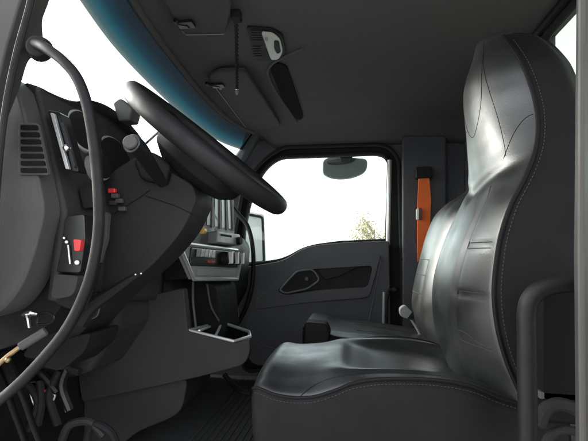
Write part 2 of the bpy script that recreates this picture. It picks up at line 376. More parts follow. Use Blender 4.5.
# raised upper moulding and recess
m = MB(); m.plate(rnd([(256, 300, 4), (297, 265, 8), (312, 257.5, 8), (381, 254, 5), (369, 297, 5), (300, 303, 8), (256, 309, 3)], 4, 4),
        rnd([(277, 291, 5), (297, 270, 6), (373, 265.5, 5), (368, 287, 4), (318, 290, 8), (286, 295, 5)], 4, 4), 2.430, 2.458, yref=2.445)
arm = m.build('armrest', 'door', dr, bevel=.006, seg=3)
m = MB(); m.tube([V(x, y, 2.450) for x, y in rnd([(256, 338), (268, 347), (290, 351), (372, 347), (369, 322), (381, 258)], 5, 4)[2:-2]], .004, 6); m.build('trim_crease', 'door_light', dr)
m = MB(); m.prism(rnd([(279, 289), (297, 271), (313, 270), (320, 280), (307, 289), (285, 293)], 4), 2.438, 2.456, yref=2.44); ph = m.build('pull_cup', 'plastic_dark', arm, bevel=.004)
m = MB(); m.tube([V(x, y, 2.425) for x, y in rnd([(279.5, 290), (297, 271), (313, 269.5), (320, 280), (307, 289), (285, 293.5)], 4, 4)+[(279.5, 290)]], .006, 8); m.build('pull_handle', 'door_light', arm)
m = MB(); m.prism(rnd([(277, 291, 5), (297, 270, 6), (373, 265.5, 5), (368, 287, 4), (318, 290, 8), (286, 295, 5)], 4, 4), 2.4535, 2.4545, yref=2.445); m.build('recess_shade_sheet', 'plastic_dark', arm)  # thin dark sheet; shade of the recess is put into its colour
m = MB(); c = V(307, 279, 2.425); m.cyl(c, c-Vector((0, .018, 0)), .013, 16, .010); m.build('lock_knob', 'plastic_light', dr, bevel=.002)
m = MB(); m.prism(rnd([(320, 268), (358, 266.5), (340, 276), (325, 280), (319, 272)], 3), 2.433, 2.450, yref=2.44); m.build('door_handle', 'plastic_dark', dr, bevel=.005)
m = MB(); m.tube([V(384, 292, 2.43), V(383.5, 326, 2.43)], .009, 8); m.build('latch_bar', 'silver', dr)

# belt stalks at rear edge of the door, orange belt on the far pillar
sb = thing('seat_belt', V(422, 262, 2.43), 'orange seat belt webbing hanging on the far rear pillar', 'seat belt')
m = MB(); m.prism([(418.5, 176), (429, 175), (431, 200), (430, 225), (424, 256), (417.5, 262), (417, 215)], 2.405, 2.411, yref=2.41); m.build('webbing', 'orange', sb, bevel=.001)
m = MB(); m.prism(rnd([(415.5, 168), (431, 167), (432, 178), (416, 179)], 2), 2.39, 2.45, yref=2.41); m.build('belt_guide', 'plastic_dark', sb, bevel=.004)
m = MB(); m.prism(rnd([(416, 209), (421, 208), (421.5, 219), (416, 220)], 1.5), 2.392, 2.402, yref=2.40); m.build('belt_button', 'white', sb, bevel=.002)
m = MB(); m.prism(rnd([(418.5, 208), (421.5, 208), (421.5, 220), (418.5, 220)], 1), 2.385, 2.391, yref=2.39); m.build('button_clip', 'gloss', sb, bevel=.001)
m = MB(); m.tube([V(x, y, 2.40) for x, y in [(386, 328), (387, 300), (389, 290), (396, 289)]], .008, 8); m.ball(V(395, 290, 2.4), .017, 8)
tag(m.build('seat_belt_anchor', 'plastic_dark'), 'black belt anchor stalk at the rear edge of the passenger door', 'belt anchor')

# outside mirrors beyond the passenger window
mr = thing('wing_mirror', V(255, 265, 2.95), 'tall rectangular wing mirror outside the front of the passenger window', 'mirror')
m = MB(); m.prism(rnd([(236, 209), (264, 214), (266, 264), (238, 268)], 3), 2.95, 2.99, yref=2.95); m.build('mirror_shell', 'white', mr, bevel=.006)
m = MB(); q = [V(x, y, 2.94) for x, y in rnd([(240, 213), (262.5, 217), (264, 262), (242, 264)], 3)]; m.tube(q+[q[0]], .009, 6); m.build('mirror_frame', 'rubber', mr)
m = MB(); m.tube([V(244, 205, 2.9), V(226, 208, 2.8), V(220, 250, 2.7), V(228, 268, 2.8)], .012, 8); m.build('mirror_arm', 'rubber', mr)
dv = thing('lookdown_mirror', V(345, 180, 2.66), 'small grey look-down mirror hanging above the passenger window', 'mirror')
m = MB(); m.prism(rnd([(322, 160, 4), (332, 155, 3), (368, 158.5, 5), (367, 172, 8), (350, 179, 14), (332, 179, 8), (322, 174, 4)], 4, 5), 2.66, 2.70, yref=2.66); m.build('mirror_shell', 'mirror_shell', dv, bevel=.012)
m = MB(); m.prism(rnd([(326, 161), (342, 157.5), (357, 158.5), (352, 163), (338, 165), (328, 164.5)], 2), 2.655, 2.659, yref=2.655); m.build('mirror_glass', 'mirror_glass', dv)
m = MB(); m.prism(rnd([(336, 148), (354, 148), (352, 159), (340, 159)], 2), 2.60, 2.66, yref=2.62); m.build('mirror_bracket', 'rubber', dv, bevel=.004)

# ================================================================== dashboard
da = thing('dashboard', (-.75, 1.5, FLOOR), 'charcoal dashboard with instrument hood, side air vent, climate controls and cup holder', 'dashboard')
# end panel facing the driver's door
ep = [(20, 86, 3), (27, 84, 2), (33, 92, 6), (44, 128, 20), (55, 183, 20), (61, 212, 12), (52, 250, 20), (39, 286, 20), (18, 311, 14), (-40, 326, 0), (-60, 260, 0), (3, 212, 20), (8, 160, 20)]
m = MB(); m.prism(rnd(ep, 6, 6), .80, .88, yref=.85); endp = m.build('end_panel', 'plastic_light', da, bevel=.014, seg=4)
# side vent: recess + slats
m = MB(); m.prism(rnd([(18.5, 123), (37, 123), (48.5, 175), (18, 175)], 2), .796, .806, yref=.796); vent = m.build('air_vent', 'plastic_light', da, bevel=.002)
for i in range(7):
    y0 = 125+i*7.15; a = (y0-123)/52; xr = 36.5+a*10.5
    m = MB(); m.prism(rnd([(20.5, y0), (xr, y0), (xr+1.0, y0+4.6), (20.5, y0+4.6)], 1.2, 3), .7925, .7955, yref=.7925)
    m.build('vent_slot', 'seam', vent)
# fascia facing the driver
def quadsheet(pts, th=.02):
    """solid panel through 3-D corner points (near-top, far-top, far-bottom, near-bottom)"""
    P = [Vector(p) for p in pts]; n = (P[1]-P[0]).cross(P[3]-P[0]).normalized()
    if n.x < 0: n = -n
    m = MB(); m.rings([P, [p-n*th for p in P]]); return m, n
m = MB()
def fas(s, t):
    a = cr([V(34, 88, .85), V(62, 100, .93), V(100, 112, 1.12), V(150, 160, 1.38)], 10); b = cr([V(52, 300, .85), V(80, 310, .95), V(110, 300, 1.12), V(160, 300, 1.42)], 10)
    c = cr([V(62, 212, .85), V(84, 215, .93), V(118, 215, 1.10), V(165, 220, 1.40)], 10)
    i = min(29, int(s*30)); f = s*30-i; A_, B_, C_ = a[i].lerp(a[i+1], f), b[i].lerp(b[i+1], f), c[i].lerp(c[i+1], f)
    return A_.lerp(C_, t*2) if t < .5 else C_.lerp(B_, t*2-1)
vs, fs = grid(fas, 30, 20); m.add(vs, fs)
fo = m.build('fascia', 'plastic', da, angle=180); so = fo.modifiers.new('t', 'SOLIDIFY'); so.thickness = .02; so.offset = 0
# vertical driver vent with silver bars
def bar(a, b, r, name, mt, par=da, n=8): m = MB(); m.tube([a, b], r, n); return m.build(name, mt, par)
m = MB(); m.prism(rnd([(47, 110), (60, 112), (79, 172), (66, 170)], 3), .835, .865, yref=.835); v2 = m.build('air_vent', 'gloss', da, bevel=.003)
m = MB(); m.prism(rnd([(50, 113), (53.5, 113), (69, 169), (65.5, 169)], 1), .825, .833, yref=.825); m.build('vent_bar', 'silver', v2, bevel=.002)
m = MB(); m.prism(rnd([(60, 122), (63, 122), (75, 165), (73, 168)], 1), .825, .833, yref=.825); m.build('vent_bar', 'plastic', v2, bevel=.002)
m = MB(); m.ball(V(66.5, 148, .822), .0075, 8); m.build('vent_knob', 'chrome', v2)
# gauges behind the handle
for (x, y, Y, r, mt) in [(80, 132, .97, .055, 'silver'), (98, 168, .99, .035, 'panelgrey'), (112, 160, 1.12, .07, 'silver')]:
    c = V(x, y, Y); m = MB(); n = Vector((.96, -.15, .2)).normalized(); m.cyl(c-n*.02, c+n*.012, r, 32, r*.94); go = m.build('gauge', mt, da, bevel=.003)
    m = MB(); m.cyl(c+n*.0121, c+n*.0145, r*.86, 32); m.build('gauge_face', 'gloss', go)
# switch cluster
for (x, y, Y, mt) in [(84, 194, .92, 'plastic_dark'), (90, 200, .92, 'plastic_dark'), (107, 191, 1.02, 'red'), (110, 196, 1.02, 'plastic_light'), (114, 201, 1.03, 'plastic_light'), (108, 203, 1.03, 'plastic'), (117, 209, 1.03, 'plastic_light')]:
    m = MB(); m.box(V(x, y, Y)+Vector((.015, 0, 0)), (.02, .013, .012)); m.build('switch', mt, da, bevel=.003)
m = MB(); m.prism(rnd([(78, 187), (94, 185), (99, 206), (83, 209)], 3), .90, .93, yref=.90); m.build('switch_panel', 'plastic_dark', da, bevel=.004)
# black recess with red button
m = MB(); m.prism(rnd([(65, 216, 5), (84, 214, 3), (85, 240), (80, 273, 3), (56, 272, 3), (62, 245)], 4), .835, .875, yref=.835); rec = m.build('switch_recess', 'gloss', da, bevel=.003)
m = MB(); m.prism(rnd([(74, 239), (82, 240), (80.5, 251), (75, 251)], 1.5), .822, .8345, yref=.825); m.build('brake_button', 'red', rec, bevel=.003)
m = MB(); m.ball(V(77, 262.5, .83), .005, 8); m.ball(V(66.5, 242, .83), .0035, 6); m.ball(V(64, 238, .83), .0025, 6); m.tube([V(68, 245, .83), V(70, 264, .83)], .0016, 6); m.build('indicator', 'white', rec)
m = MB(); m.prism(rnd([(54, 274, 2), (78, 276, 2), (74, 296, 8), (50, 300, 8)], 3), .83, .87, yref=.83); m.build('coin_tray', 'plastic', da, bevel=.006)
# instrument hood: arch shell protruding to the driver
hood = MB(); rim = [V(28, 83, .84), V(42, 88, .86), V(58, 97, .90), V(73, 102, .95), V(90, 100, 1.02), V(111, 108, 1.12), V(132, 126, 1.24), V(146, 146, 1.34), V(152, 165, 1.38)]
rim = cr(rim, 6); front = [p+Vector((-.30, (.0), -.03-.06*abs(p.y-1.1))) for p in rim]
hood.rings([rim, [a.lerp(b, .5)+Vector((0, 0, .012)) for a, b in zip(rim, front)], front, [p-Vector((0, 0, .03)) for p in front], [a.lerp(b, .3)-Vector((0, 0, .03)) for a, b in zip(rim, front)], [p-Vector((.004, 0, .014)) for p in rim], rim], cap=False, closed=False)
hood.build('instrument_hood', 'plastic_dark', da, angle=60)
m = MB(); m.prism(rnd([(112, 103, 3), (120, 97, 4), (133, 108, 3), (130, 120, 2), (118, 121, 2)], 3), 1.12, 1.17, yref=1.12); m.build('sensor_box', 'plastic_light', da, bevel=.006)
# dash body: long section through the whole cab width
body = [(-1.02, .10), (-.86, .15), (-.74, .12), (-.70, .03), (-.66, -.16), (-.66, -.22), (-.76, -.36), (-1.0, -.42)]
body2 = [(-1.02, .10), (-.86, .15), (-.74, .12), (-.70, .03), (-.69, -.06), (-.71, -.11), (-.8, -.13), (-1.0, -.15)]
m = MB(); m.rings([[Vector((x-.03, y, z)) for x, z in body2] for y in (.92, 1.14)]+[[Vector((x-.03, y, z)) for x, z in body] for y in (1.20, 1.36)]+[[Vector((x, y, z)) for x, z in body] for y in (1.42, 2.44)]); m.build('dash_body', 'plastic', da, bevel=.02)
# far part of dash / glove box with rearward face
m = MB(); m.prism(rnd([(-.90, .12), (-.62, .10), (-.585, .05), (-.60, -.20), (-.70, -.38), (-.90, -.40)], .03, 4), 1.95, 2.43, world=True); m.build('glovebox', 'plastic_dark', da, bevel=.01)
# centre stack panel
def CP(u, v, off=0):    # u 0..1 near->far, v 0..1 top->bottom
    a = V(197, 186, 1.46).lerp(V(232, 196, 1.93), u); b = V(188, 281, 1.42).lerp(V(234, 281, 1.92), u)
    p = a.lerp(b, v); return p+Vector((off, -off*.25, off*.1))
def cpanel(u0, u1, v0, v1, o0, o1):
    m = MB(); c = [(u0, v0), (u1, v0), (u1, v1), (u0, v1)]; m.rings([[CP(u, v, o0) for u, v in c], [CP(u, v, o1) for u, v in c]]); return m
cs = cpanel(-.02, 1.05, -.05, .98, -.10, 0).build('centre_panel', 'plastic_dark', da, bevel=.008)
cpanel(-.08, 1.03, -.04, .625, .0005, .004).build('upper_fascia', 'fascia_grey', cs, bevel=.002)
cp2 = [V(181, 250, 1.40), V(192, 279, 1.41), V(236, 280, 1.88), V(239, 270, 1.93), V(239, 250, 1.93), V(184, 247, 1.40)]
# climate panel: hexagonal silver frame (sits proud of the stack)
hx = [(-.16, .635), (.98, .645), (1.06, .81), (.97, .985), (.0, .985), (-.25, .70)]
ring = [CP(u, v, .022) for u, v in hx]; m = MB(); m.tube(ring+[ring[0]], .0075, 8); m.build('climate_frame', 'silver', cs)
m = MB(); m.rings([[CP(u, v, .000) for u, v in hx], [CP(u, v, .018) for u, v in hx]]); m.build('climate_panel', 'panelgrey', cs, bevel=.003)
m = cpanel(-.10, .97, .665, .85, .019, .026); clp = m.build('climate_control', 'gloss', cs, bevel=.004)
for i in range(5):
    m = cpanel(-.02+i*.075, .035+i*.075, .68, .76, .0265, .034); m.build('climate_button', 'silver' if i else 'panelgrey', clp, bevel=.002)
m = cpanel(.20, .36, .79, .81, .0265, .029); m.build('indicator', 'red', clp)
m = cpanel(.06, .9, .88, .95, .0185, .022); m.build('blank_strip', 'panelgrey', cs, bevel=.002)
for u in (.56, .73, .89):
    c = CP(u, .755, .03); n = Vector((.96, -.25, .1)).normalized(); m = MB(); m.cyl(c, c+n*.028, .029, 24, .023); kb = m.build('climate_knob', 'plastic_dark', cs, bevel=.003)
    m = MB(); m.box(c+n*.032, (.022, .014, .052)); m.build('knob_grip', 'silver', kb, bevel=.004)
# radio block with yellow brake knob beside it
m = cpanel(.30, .95, .47, .60, .0, .045); rd = m.build('radio', 'panelgrey', cs, bevel=.006)
m = cpanel(.38, .66, .50, .52, .0455, .048); m.build('slot', 'seam', rd)
c = CP(.84, .55, .045); m = MB(); m.cyl(c, c+Vector((.02, -.004, 0)), .017, 20); m.build('radio_knob', 'plastic_dark', rd, bevel=.003)
c = V(203, 231, 1.40); m = MB(); m.cyl(c-Vector((.05, -.02, 0)), c, .007, 10); kn = m.build('brake_knob_stem', 'chrome', da)
m = MB(); m.prism(rnd([(199, 229), (202, 226.5), (205, 229), (204.5, 233), (201, 234.5), (199, 232)], 2), 1.385, 1.415, yref=1.39); m.build('brake_knob', 'yellow', da, bevel=.006)
# vertical air vents (striped) above
for u, wd in ((.0, .10), (.20, .10), (.39, .11), (.58, .11), (.77, .11)):
    m = MB(); c = [CP(u, -.02, .005), CP(u+wd, -.02, .005), CP(u+wd+.04, .40, .005), CP(u+.04, .40, .005)]; m.rings([c, [p+Vector((.004, -.001, 0)) for p in c]]); m.build('vent_slot', 'gloss', cs, bevel=.001)
for u in (.125, .32, .52, .71, .90): m = MB(); m.tube([CP(u, -.03, .012), CP(u+.035, .42, .012)], .0055, 8); m.build('vent_bar', 'panelgrey', cs)

# lower console
m = MB(); m.prism(rnd([(100, 310, 30), (160, 293, 8), (184, 288, 4), (188.5, 331, 3), (234, 343, 4), (249, 339, 3), (251, 349, 5), (246, 364, 8), (205, 375.5, 20), (83, 402, 4), (79, 378, 10), (80, 352, 2), (100, 346, 2)], 5, 5), 1.374, 1.402, yref=1.38)
m.prism(rnd([(100, 310, 30), (160, 293, 8), (183.5, 288, 4), (188, 330, 3), (188, 350, 0), (82, 356, 0), (82, 350, 4), (100, 346, 2)], 5, 5), 1.39, 1.43, yref=1.392)
lp_ = [V(q.x, q.y, 1.39) for q in rnd([(82, 356, 4), (190, 356, 4), (246, 356, 3), (246, 360, 4), (243, 364, 4), (205, 374.5, 20), (85, 400, 4), (81, 378, 10)], 6, 5)]
m.rings([lp_, [Vector((p.x-.12 if p.x > -.6 else p.x, 1.86, p.z)) for p in lp_]]); m.build('lower_console', 'plastic', da, bevel=.008, seg=4)
m = MB(); m.prism(rnd([(58, 398, 8), (60, 390, 6), (83, 398), (156, 384, 6), (188, 378, 8), (182, 410, 10), (172, 418, 10), (138, 432, 4), (120, 446, 4), (70, 446, 4)], 4, 4), 1.42, 1.70, yref=1.42); m.build('kick_panel', 'plastic', da, bevel=.012)
m = MB(); m.prism(rnd([(186, 250), (236, 284), (240, 330), (190, 322)], 4), 1.62, 1.90, yref=1.90); m.build('stack_support', 'under', da, bevel=.01)  # block coloured black to stand for the shaded pocket behind the console
m = MB(); m.prism(rnd([(80, 345), (107, 342), (107, 350), (80, 358)], 2), 1.352, 1.372, yref=1.36); m.build('console_slot', 'gloss', da, bevel=.003)
# cup holder
rg_ = [V(189, 330.5, 1.385), V(210, 325, 1.66), V(222, 322.5, 1.74), V(249, 331.5, 1.66), V(250, 336.5, 1.45), V(234, 341.5, 1.385)]
m = MB(); m.rings([[p-Vector((0, 0, .055)) for p in rg_], [p-Vector((0, 0, .045)) for p in rg_]]); cho = m.build('cup_holder', 'gloss', da, bevel=.003)
m = MB(); N_ = len(rg_)
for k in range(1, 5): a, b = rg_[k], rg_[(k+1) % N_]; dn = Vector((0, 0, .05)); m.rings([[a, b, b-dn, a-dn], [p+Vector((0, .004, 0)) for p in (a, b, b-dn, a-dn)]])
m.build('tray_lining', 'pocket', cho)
m = MB(); q = rg_; m.tube(q+[q[0]], .0062, 8); m.tube([V(199, 331, 1.39), V(210, 326.5, 1.62), V(222, 323.5, 1.7)], .005, 6); m.build('cup_rim', 'silver', cho)
m = MB(); m.tube([V(211, 314, 1.70), V(222, 322, 1.72), V(215, 337, 1.42)], .005, 6); m.build('cup_divider', 'silver', cho)
for q in ([V(196, 328, 1.40), V(193, 300, 1.41), V(193, 282, 1.44)], [V(219, 321, 1.6), V(211, 306, 1.6), V(207, 284, 1.6)]): m = MB(); m.tube(cr(q, 5), .004, 6); m.build('pocket_divider', 'plastic_light', cho)
# toe board + under-dash parts, their shade put into a near-black colour
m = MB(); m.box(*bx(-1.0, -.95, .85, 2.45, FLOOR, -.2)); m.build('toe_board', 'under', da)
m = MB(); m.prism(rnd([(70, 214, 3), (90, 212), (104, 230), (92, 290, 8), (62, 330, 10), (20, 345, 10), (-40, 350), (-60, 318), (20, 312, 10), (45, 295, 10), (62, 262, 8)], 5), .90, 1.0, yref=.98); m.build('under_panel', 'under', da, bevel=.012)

# ================================================================== steering column and wheel
co = thing('steering_column', V(90, 350, 1.1), 'dark moulded steering column shroud running down from the wheel with a stalk', 'steering column')
sh = [(152, 163, 8), (173, 171, 14), (204, 190, 4), (209, 203, 6), (196, 232, 14), (170, 262, 14), (128, 296, 10), (92, 338, 10), (74, 354, 8), (44, 350, 8), (72, 312, 16), (96, 258, 16), (108, 214, 10), (124, 182, 10)]
m = MB(); m.prism(rnd(sh, 6, 6), 1.04, 1.17, yref=1.13); shr = m.build('shroud', 'shroud', co, bevel=.028, seg=5)
m = MB(); m.tube([V(x, y, 1.0385) for x, y in [(146, 196), (176, 206), (206, 221)]], .0009, 6); m.tube([V(x, y, 1.0385) for x, y in [(114, 214), (142, 196), (150, 190)]], .0009, 6); m.build('shroud_joint', 'seam', shr)
m = MB(); m.tube(cr([V(x, y, .985) for x, y in [(80, 322), (92, 306), (112, 292), (128, 281), (139, 274)]], 5), lambda t: .016*(1-t)+.006, 10); lev = m.build('tilt_lever', 'plastic_dark', co)
m = MB(); m.ball(V(135.5, 274.5, .972), .0022, 6); m.ball(V(141, 273.5, .972), .0022, 6); m.build('lever_marks', 'white', lev)
m = MB(); m.prism(rnd([(82, 300), (94, 290), (102, 300), (98, 318), (86, 322)], 5), .985, 1.01, yref=.985); m.build('tilt_boss', 'gloss', co, bevel=.01)
m = MB(); m.prism(rnd([(99, 212), (108, 212), (106, 240), (99, 262), (93, 275), (90, 268), (97, 240)], 3), .985, 1.0, yref=.985); m.build('column_trim', 'plastic_light', co, bevel=.004)
st = MB(); a, b = V(131, 143, .82), V(162, 183, 1.0); st.tube(cr([a, V(140, 150, .85), V(152, 168, .92), b], 6), lambda t: .021-.008*t, 18); sto = st.build('stalk', 'gloss', co, bevel=.003)
m = MB(); d_ = (a-b).normalized(); m.cyl(a+d_*.001, a+d_*.008, .0165, 20, .0145); m.build('stalk_button', 'plastic_light', sto, bevel=.003)
m = MB(); m.prism(rnd([(150, 150, 5), (170, 165), (165, 185), (140, 180), (132, 160)], 5), 1.02, 1.18, yref=1.02); m.build('column_neck', 'plastic_dark', co, bevel=.02)
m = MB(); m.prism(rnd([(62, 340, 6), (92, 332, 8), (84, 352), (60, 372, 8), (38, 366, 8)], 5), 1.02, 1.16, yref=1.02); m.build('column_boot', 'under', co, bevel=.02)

YW = 1.13
pa, pb = V(147, 98, YW), V(277, 206, YW); wc = (pa+pb)/2; ax = (pb-pa).normalized(); Rw = (pb-pa).length/2
lat = Vector((0, 1, 0)); lat = (Matrix.Rotation(R(2.8), 3, ax) @ lat).normalized(); nrm = ax.cross(lat).normalized()
if nrm.x < 0: nrm = -nrm
if (wc+lat*.1+Vector((0,0,0))).y < wc.y: lat = -lat
wh = thing('steering_wheel', wc-nrm*.1, 'large black steering wheel seen from its side beneath the windscreen', 'steering wheel')
def ring_tube(m, R0, r, off=0, n=96, k=16):
    rs = []
    for i in range(n):
        a = 2*math.pi*i/n; rd_ = ax*math.cos(a)+lat*math.sin(a); c = wc+rd_*R0+nrm*off
        rs.append([c+rd_*math.cos(2*math.pi*j/k)*r+nrm*math.sin(2*math.pi*j/k)*r*1.12 for j in range(k)])
    rs.append(rs[0]); return m.rings(rs, cap=False)
m = MB(); ring_tube(m, Rw, .0215); m.build('rim', 'rim', wh, angle=180)
m = MB()
hubr = [(.0, -.075), (.085, -.072), (.115, -.045), (.125, -.012), (.10, .006), (0, .012)]
n = 40; m.rings([[wc+(ax*math.cos(2*math.pi*j/n)*r*1.15+lat*math.sin(2*math.pi*j/n)*r)+nrm*(o-.02) for j in range(n)] for r, o in [(.001, -.066)]+hubr[1:-1]+[(.001, .014)]]); m.build('hub', 'plastic_dark', wh, bevel=.004)
for a in (R(24), R(156), R(-24), R(-156)):
    rd_ = ax*math.cos(a)+lat*math.sin(a); tg = ax*(-math.sin(a))+lat*math.cos(a); m = MB(); rs = []
    for t in np.linspace(0, 1, 9):
        c = wc+rd_*(.06+(Rw-.07)*t)+nrm*(-.03+.03*t*t); wd = .055-.025*t; th = .020-.006*t
        rs.append([c+tg*math.cos(q)*wd+nrm*math.sin(q)*th for q in np.linspace(0, 2*math.pi, 17)[:-1]])
    m.rings(rs); m.build('spoke', 'rim', wh)
m = MB(); m.prism(rnd([(190, 149, 2), (200, 146, 3), (215, 160, 2), (209, 168, 2), (197, 163, 3)], 2), .985, 1.04, yref=.985); m.build('hub_cover', 'plastic_light', wh, bevel=.006)

# ================================================================== grab handles
gg = 'entry grab handles in the cab'
g1 = thing('grab_handle', V(60, 300, .70), 'long curved black grab handle on the near windscreen pillar, in front of the dashboard end', 'grab handle', gg)
pth = [V(x, y, Y) for x, y, Y in [(33, 43, .72), (44, 47, .685), (62, 60, .675), (77, 78, .675), (87, 105, .675), (94, 145, .675), (98, 185, .675), (99, 225, .675), (94, 262, .675), (84, 295, .675), (66, 330, .675), (40, 362, .68), (12, 390, .685), (-20, 415, .70)]]
m = MB(); m.tube(cr(pth, 8), lambda t: .0086+.0008*min(1, t*3), 18); m.build('grip', 'handle', g1)
m = MB(); c = V(36, 45, .708); m.cyl(c, c+Vector((-.005, .02, 0)), .019, 24, .024); m.build('mounting_boss', 'plastic_dark', g1, bevel=.004)
g2 = thing('grab_handle', V(245, 330, 2.35), 'slim black grab handle between the far end of dashboard and passenger door', 'grab handle', gg)
m = MB(); m.tube(cr([V(x, y, 2.33) for x, y in [(231, 205), (238, 214), (247, 225), (252, 242), (253.5, 262), (252, 285), (247, 305), (240, 320), (233, 330)]], 6), .0125, 14); m.build('grip', 'handle', g2)
m = MB(); c = V(231, 205, 2.33); m.ball(c, .022, 8); m.build('mounting_boss', 'rubber', g2)
g3 = thing('grab_handle', V(530, 441, .72), 'black tubular grab rail bent at the top, beside the driver seat back', 'grab handle', gg)
m = MB(); m.tube(cr([V(x, y, .74) for x, y in [(600, 284), (582, 283), (562, 284), (544, 288), (532, 297), (527, 312), (527, 340), (527.5, 400), (528, 470), (528, 540)]], 6), .0148, 18); m.build('grip', 'handle', g3)
m = MB(); m.cyl(V(586, 284, .735), V(578, 284, .735), .02, 20); m.build('mounting_boss', 'plastic_dark', g3)

# ================================================================== seats
def ribbon(m, pts, r=.0011): m.tube(pts, r, 6)
YC = 1.09
ds_ = thing('driver_seat', (.1, YC, FLOOR), 'tall black leather driver seat with built-in headrest and pale stitching, nearest the camera', 'seat', 'leather cab seats')
seam_px = [(503, 36, .05), (519, 60, .115), (528, 80, .135), (535, 105, .15), (537, 128, .165), (534, 152, .18), (524, 178, .20), (510, 205, .215), (500, 235, .222), (495, 265, .225), (493, 295, .225), (497, 330, .225), (506, 362, .22), (520, 395, .21), (530, 420, .20)]
sil = [(28, 500), (36, 488), (50, 477), (63, 470), (78, 461), (95, 456.5), (120, 456.5), (150, 458), (187, 460), (205, 456), (235, 441), (255, 433), (275, 427), (305, 425), (330, 429), (350, 436), (372, 446), (400, 460)]
silf = smooth_interp([a for a, b in sil], [b for a, b in sil])
tab = []
for x, y, ww in seam_px:
    p = V(x, y, YC-ww); yf = YC+.72*ww; py = proj(Vector((p.x, yf, p.z)))[1]; xf = V(silf(py), py, yf).x
    tab.append((p.z, ww, p.x, max(.02, p.x-xf)))
tab.sort()
zt = [t[0] for t in tab]; fW = smooth_interp(zt, [t[1] for t in tab]); fS = smooth_interp(zt, [t[2] for t in tab]); fB = smooth_interp(zt, [t[3] for t in tab])
Z0, Z1 = zt[0], zt[-1]; fB0 = fB; fB = lambda z: sum(fB0(z+d*.012) for d in range(-4, 5))/9
fR = smooth_interp([Z0, -.25, 0, .2, .33, .43, .50, Z1], [.50, .52, .515, .49, .475, .455, .425, .395])
def front_shape(u, z):
    k = 1-abs(u)**2.6
    return fB(z)*k
def bsurf(u, z, off=0):
    z_ = min(max(z, Z0), Z1); X = fS(z_)-front_shape(u, z_)
    # creases: panel grooves, below-headrest fold
    gr = .006*math.exp(-((abs(u)-.56)/.035)**2)*min(1, max(0, (.16-z_)/.05))
    fo_ = .008*math.exp(-((z_-(.165+.05*(abs(u)-.4)))/.016)**2)*(1-abs(u)**4)
    lum = .003*(math.exp(-((z_+.082)/.006)**2)+math.exp(-((z_-.020)/.006)**2))*(1 if .56 < abs(u) < .95 else 0)
    return Vector((X+gr+fo_+lum-off, YC+u*fW(z_), z))
NR = 110
rs = []
for i in range(NR+1):
    z = Z0+(Z1-Z0)*i/NR; W_ = fW(z); S_ = fS(z); Rr = fR(z); ring = []
    for k in range(49): ring.append(bsurf(-1+2*k/48, z))
    D = Rr-S_
    for s_, order in ((1, range(1, 9)), (-1, range(8, 0, -1))):
        for k in order:
            t = k/9; q = .012*math.sin(t*math.pi*.9); yy = W_*(1-.0*t)+q; 
            xx = S_+D*t
            if t > .7: yy -= (t-.7)**2*.5
            ring.append(Vector((xx, YC+s_*yy, z)))
        if s_ == 1:
            for k in range(7): ring.append(Vector((Rr+.012*math.sin(math.pi*(k+.5)/7), YC+W_*.86*(1-2*k/6), z)))
    rs.append(ring)
# rounded top cap
last = rs[-1]; c = sum(last, Vector())/len(last)
for sc_, dz in ((.93, .008), (.78, .015), (.5, .021), (.2, .024)): rs.append([c+(p-c)*sc_+Vector((0, 0, dz)) for p in last])
m = MB(); m.rings(rs); br = m.build('backrest', 'leather', ds_, angle=180)
br.data.materials.append(M['leather_shaded'])
nn = len(rs[0])
for pi_, p in enumerate(br.data.polygons):
    j = pi_ % nn
    if pi_ < (len(rs)-5)*nn and j >= 48: p.material_index = 1
# piping along the near and far seam, with double pale stitching
for s_ in (-1, 1):
    m = MB(); m.tube([bsurf(s_, Z0+(Z1-Z0)*k/90)+Vector((.001, s_*.001, 0)) for k in range(91)], .0042, 8); m.build('piping', 'leather_shaded', br)
m = MB()
zz = Z0+.03
while zz < Z1-.02:      # single stitches
    p = bsurf(-1, zz); q = bsurf(-1, zz+.0042)
    for dx in (.013, -.0):
        if dx: ribbon(m, [p+Vector((dx, -.0055, 0)), q+Vector((dx, -.0055, 0))], .0008)
    zz += .0075
m.build('stitching', 'thread', br)
# panel seams on the front, and one crease's shade as a dark line
m = MB()
ribbon(m, [bsurf(-.56, z, .0002) for z in np.linspace(-.30, .15, 50)], .0013); ribbon(m, [bsurf(.56, z, .0002) for z in np.linspace(-.30, .15, 50)], .0013)
U = cr([Vector(q+(0,)) for q in [(-.55, .50), (-.56, .42), (-.46, .34), (-.2, .283), (.06, .30), (.3, .37), (.4, .46)]], 10); ribbon(m, [bsurf(q.x, q.y, .0001) for q in U], .0006)
ribbon(m, [bsurf(-.57-.16*t, .47-.26*t, .0001) for t in np.linspace(0, 1, 30)], .0006)
ribbon(m, [bsurf(-.70-.28*t, .205+.085*math.sin(t*1.5), .0001) for t in np.linspace(0, 1, 12)], .0008)  # no seam here: crease shading drawn as a thin dark line
m.build('panel_seam', 'seam', br)
m = MB()
for zc in (.014, .026, -.076, -.088): m = MB(); ribbon(m, [bsurf(u, zc, .0006) for u in np.linspace(-.93, -.575, 20)], .0006); m.build('stitching', 'thread', br)
m = MB(); ribbon(m, [bsurf(-.60-.34*t, -.160-.022*(1/(1+math.exp(-(t-.5)*10))), .0008) for t in np.linspace(0, 1, 24)], .0007); m.build('stitching', 'thread', br); m = MB()
ribbon(m, [bsurf(-.60-.34*t, -.180-.010*t, .0008) for t in np.linspace(0, 1, 24)], .0007)
m.build('stitching', 'thread', br)

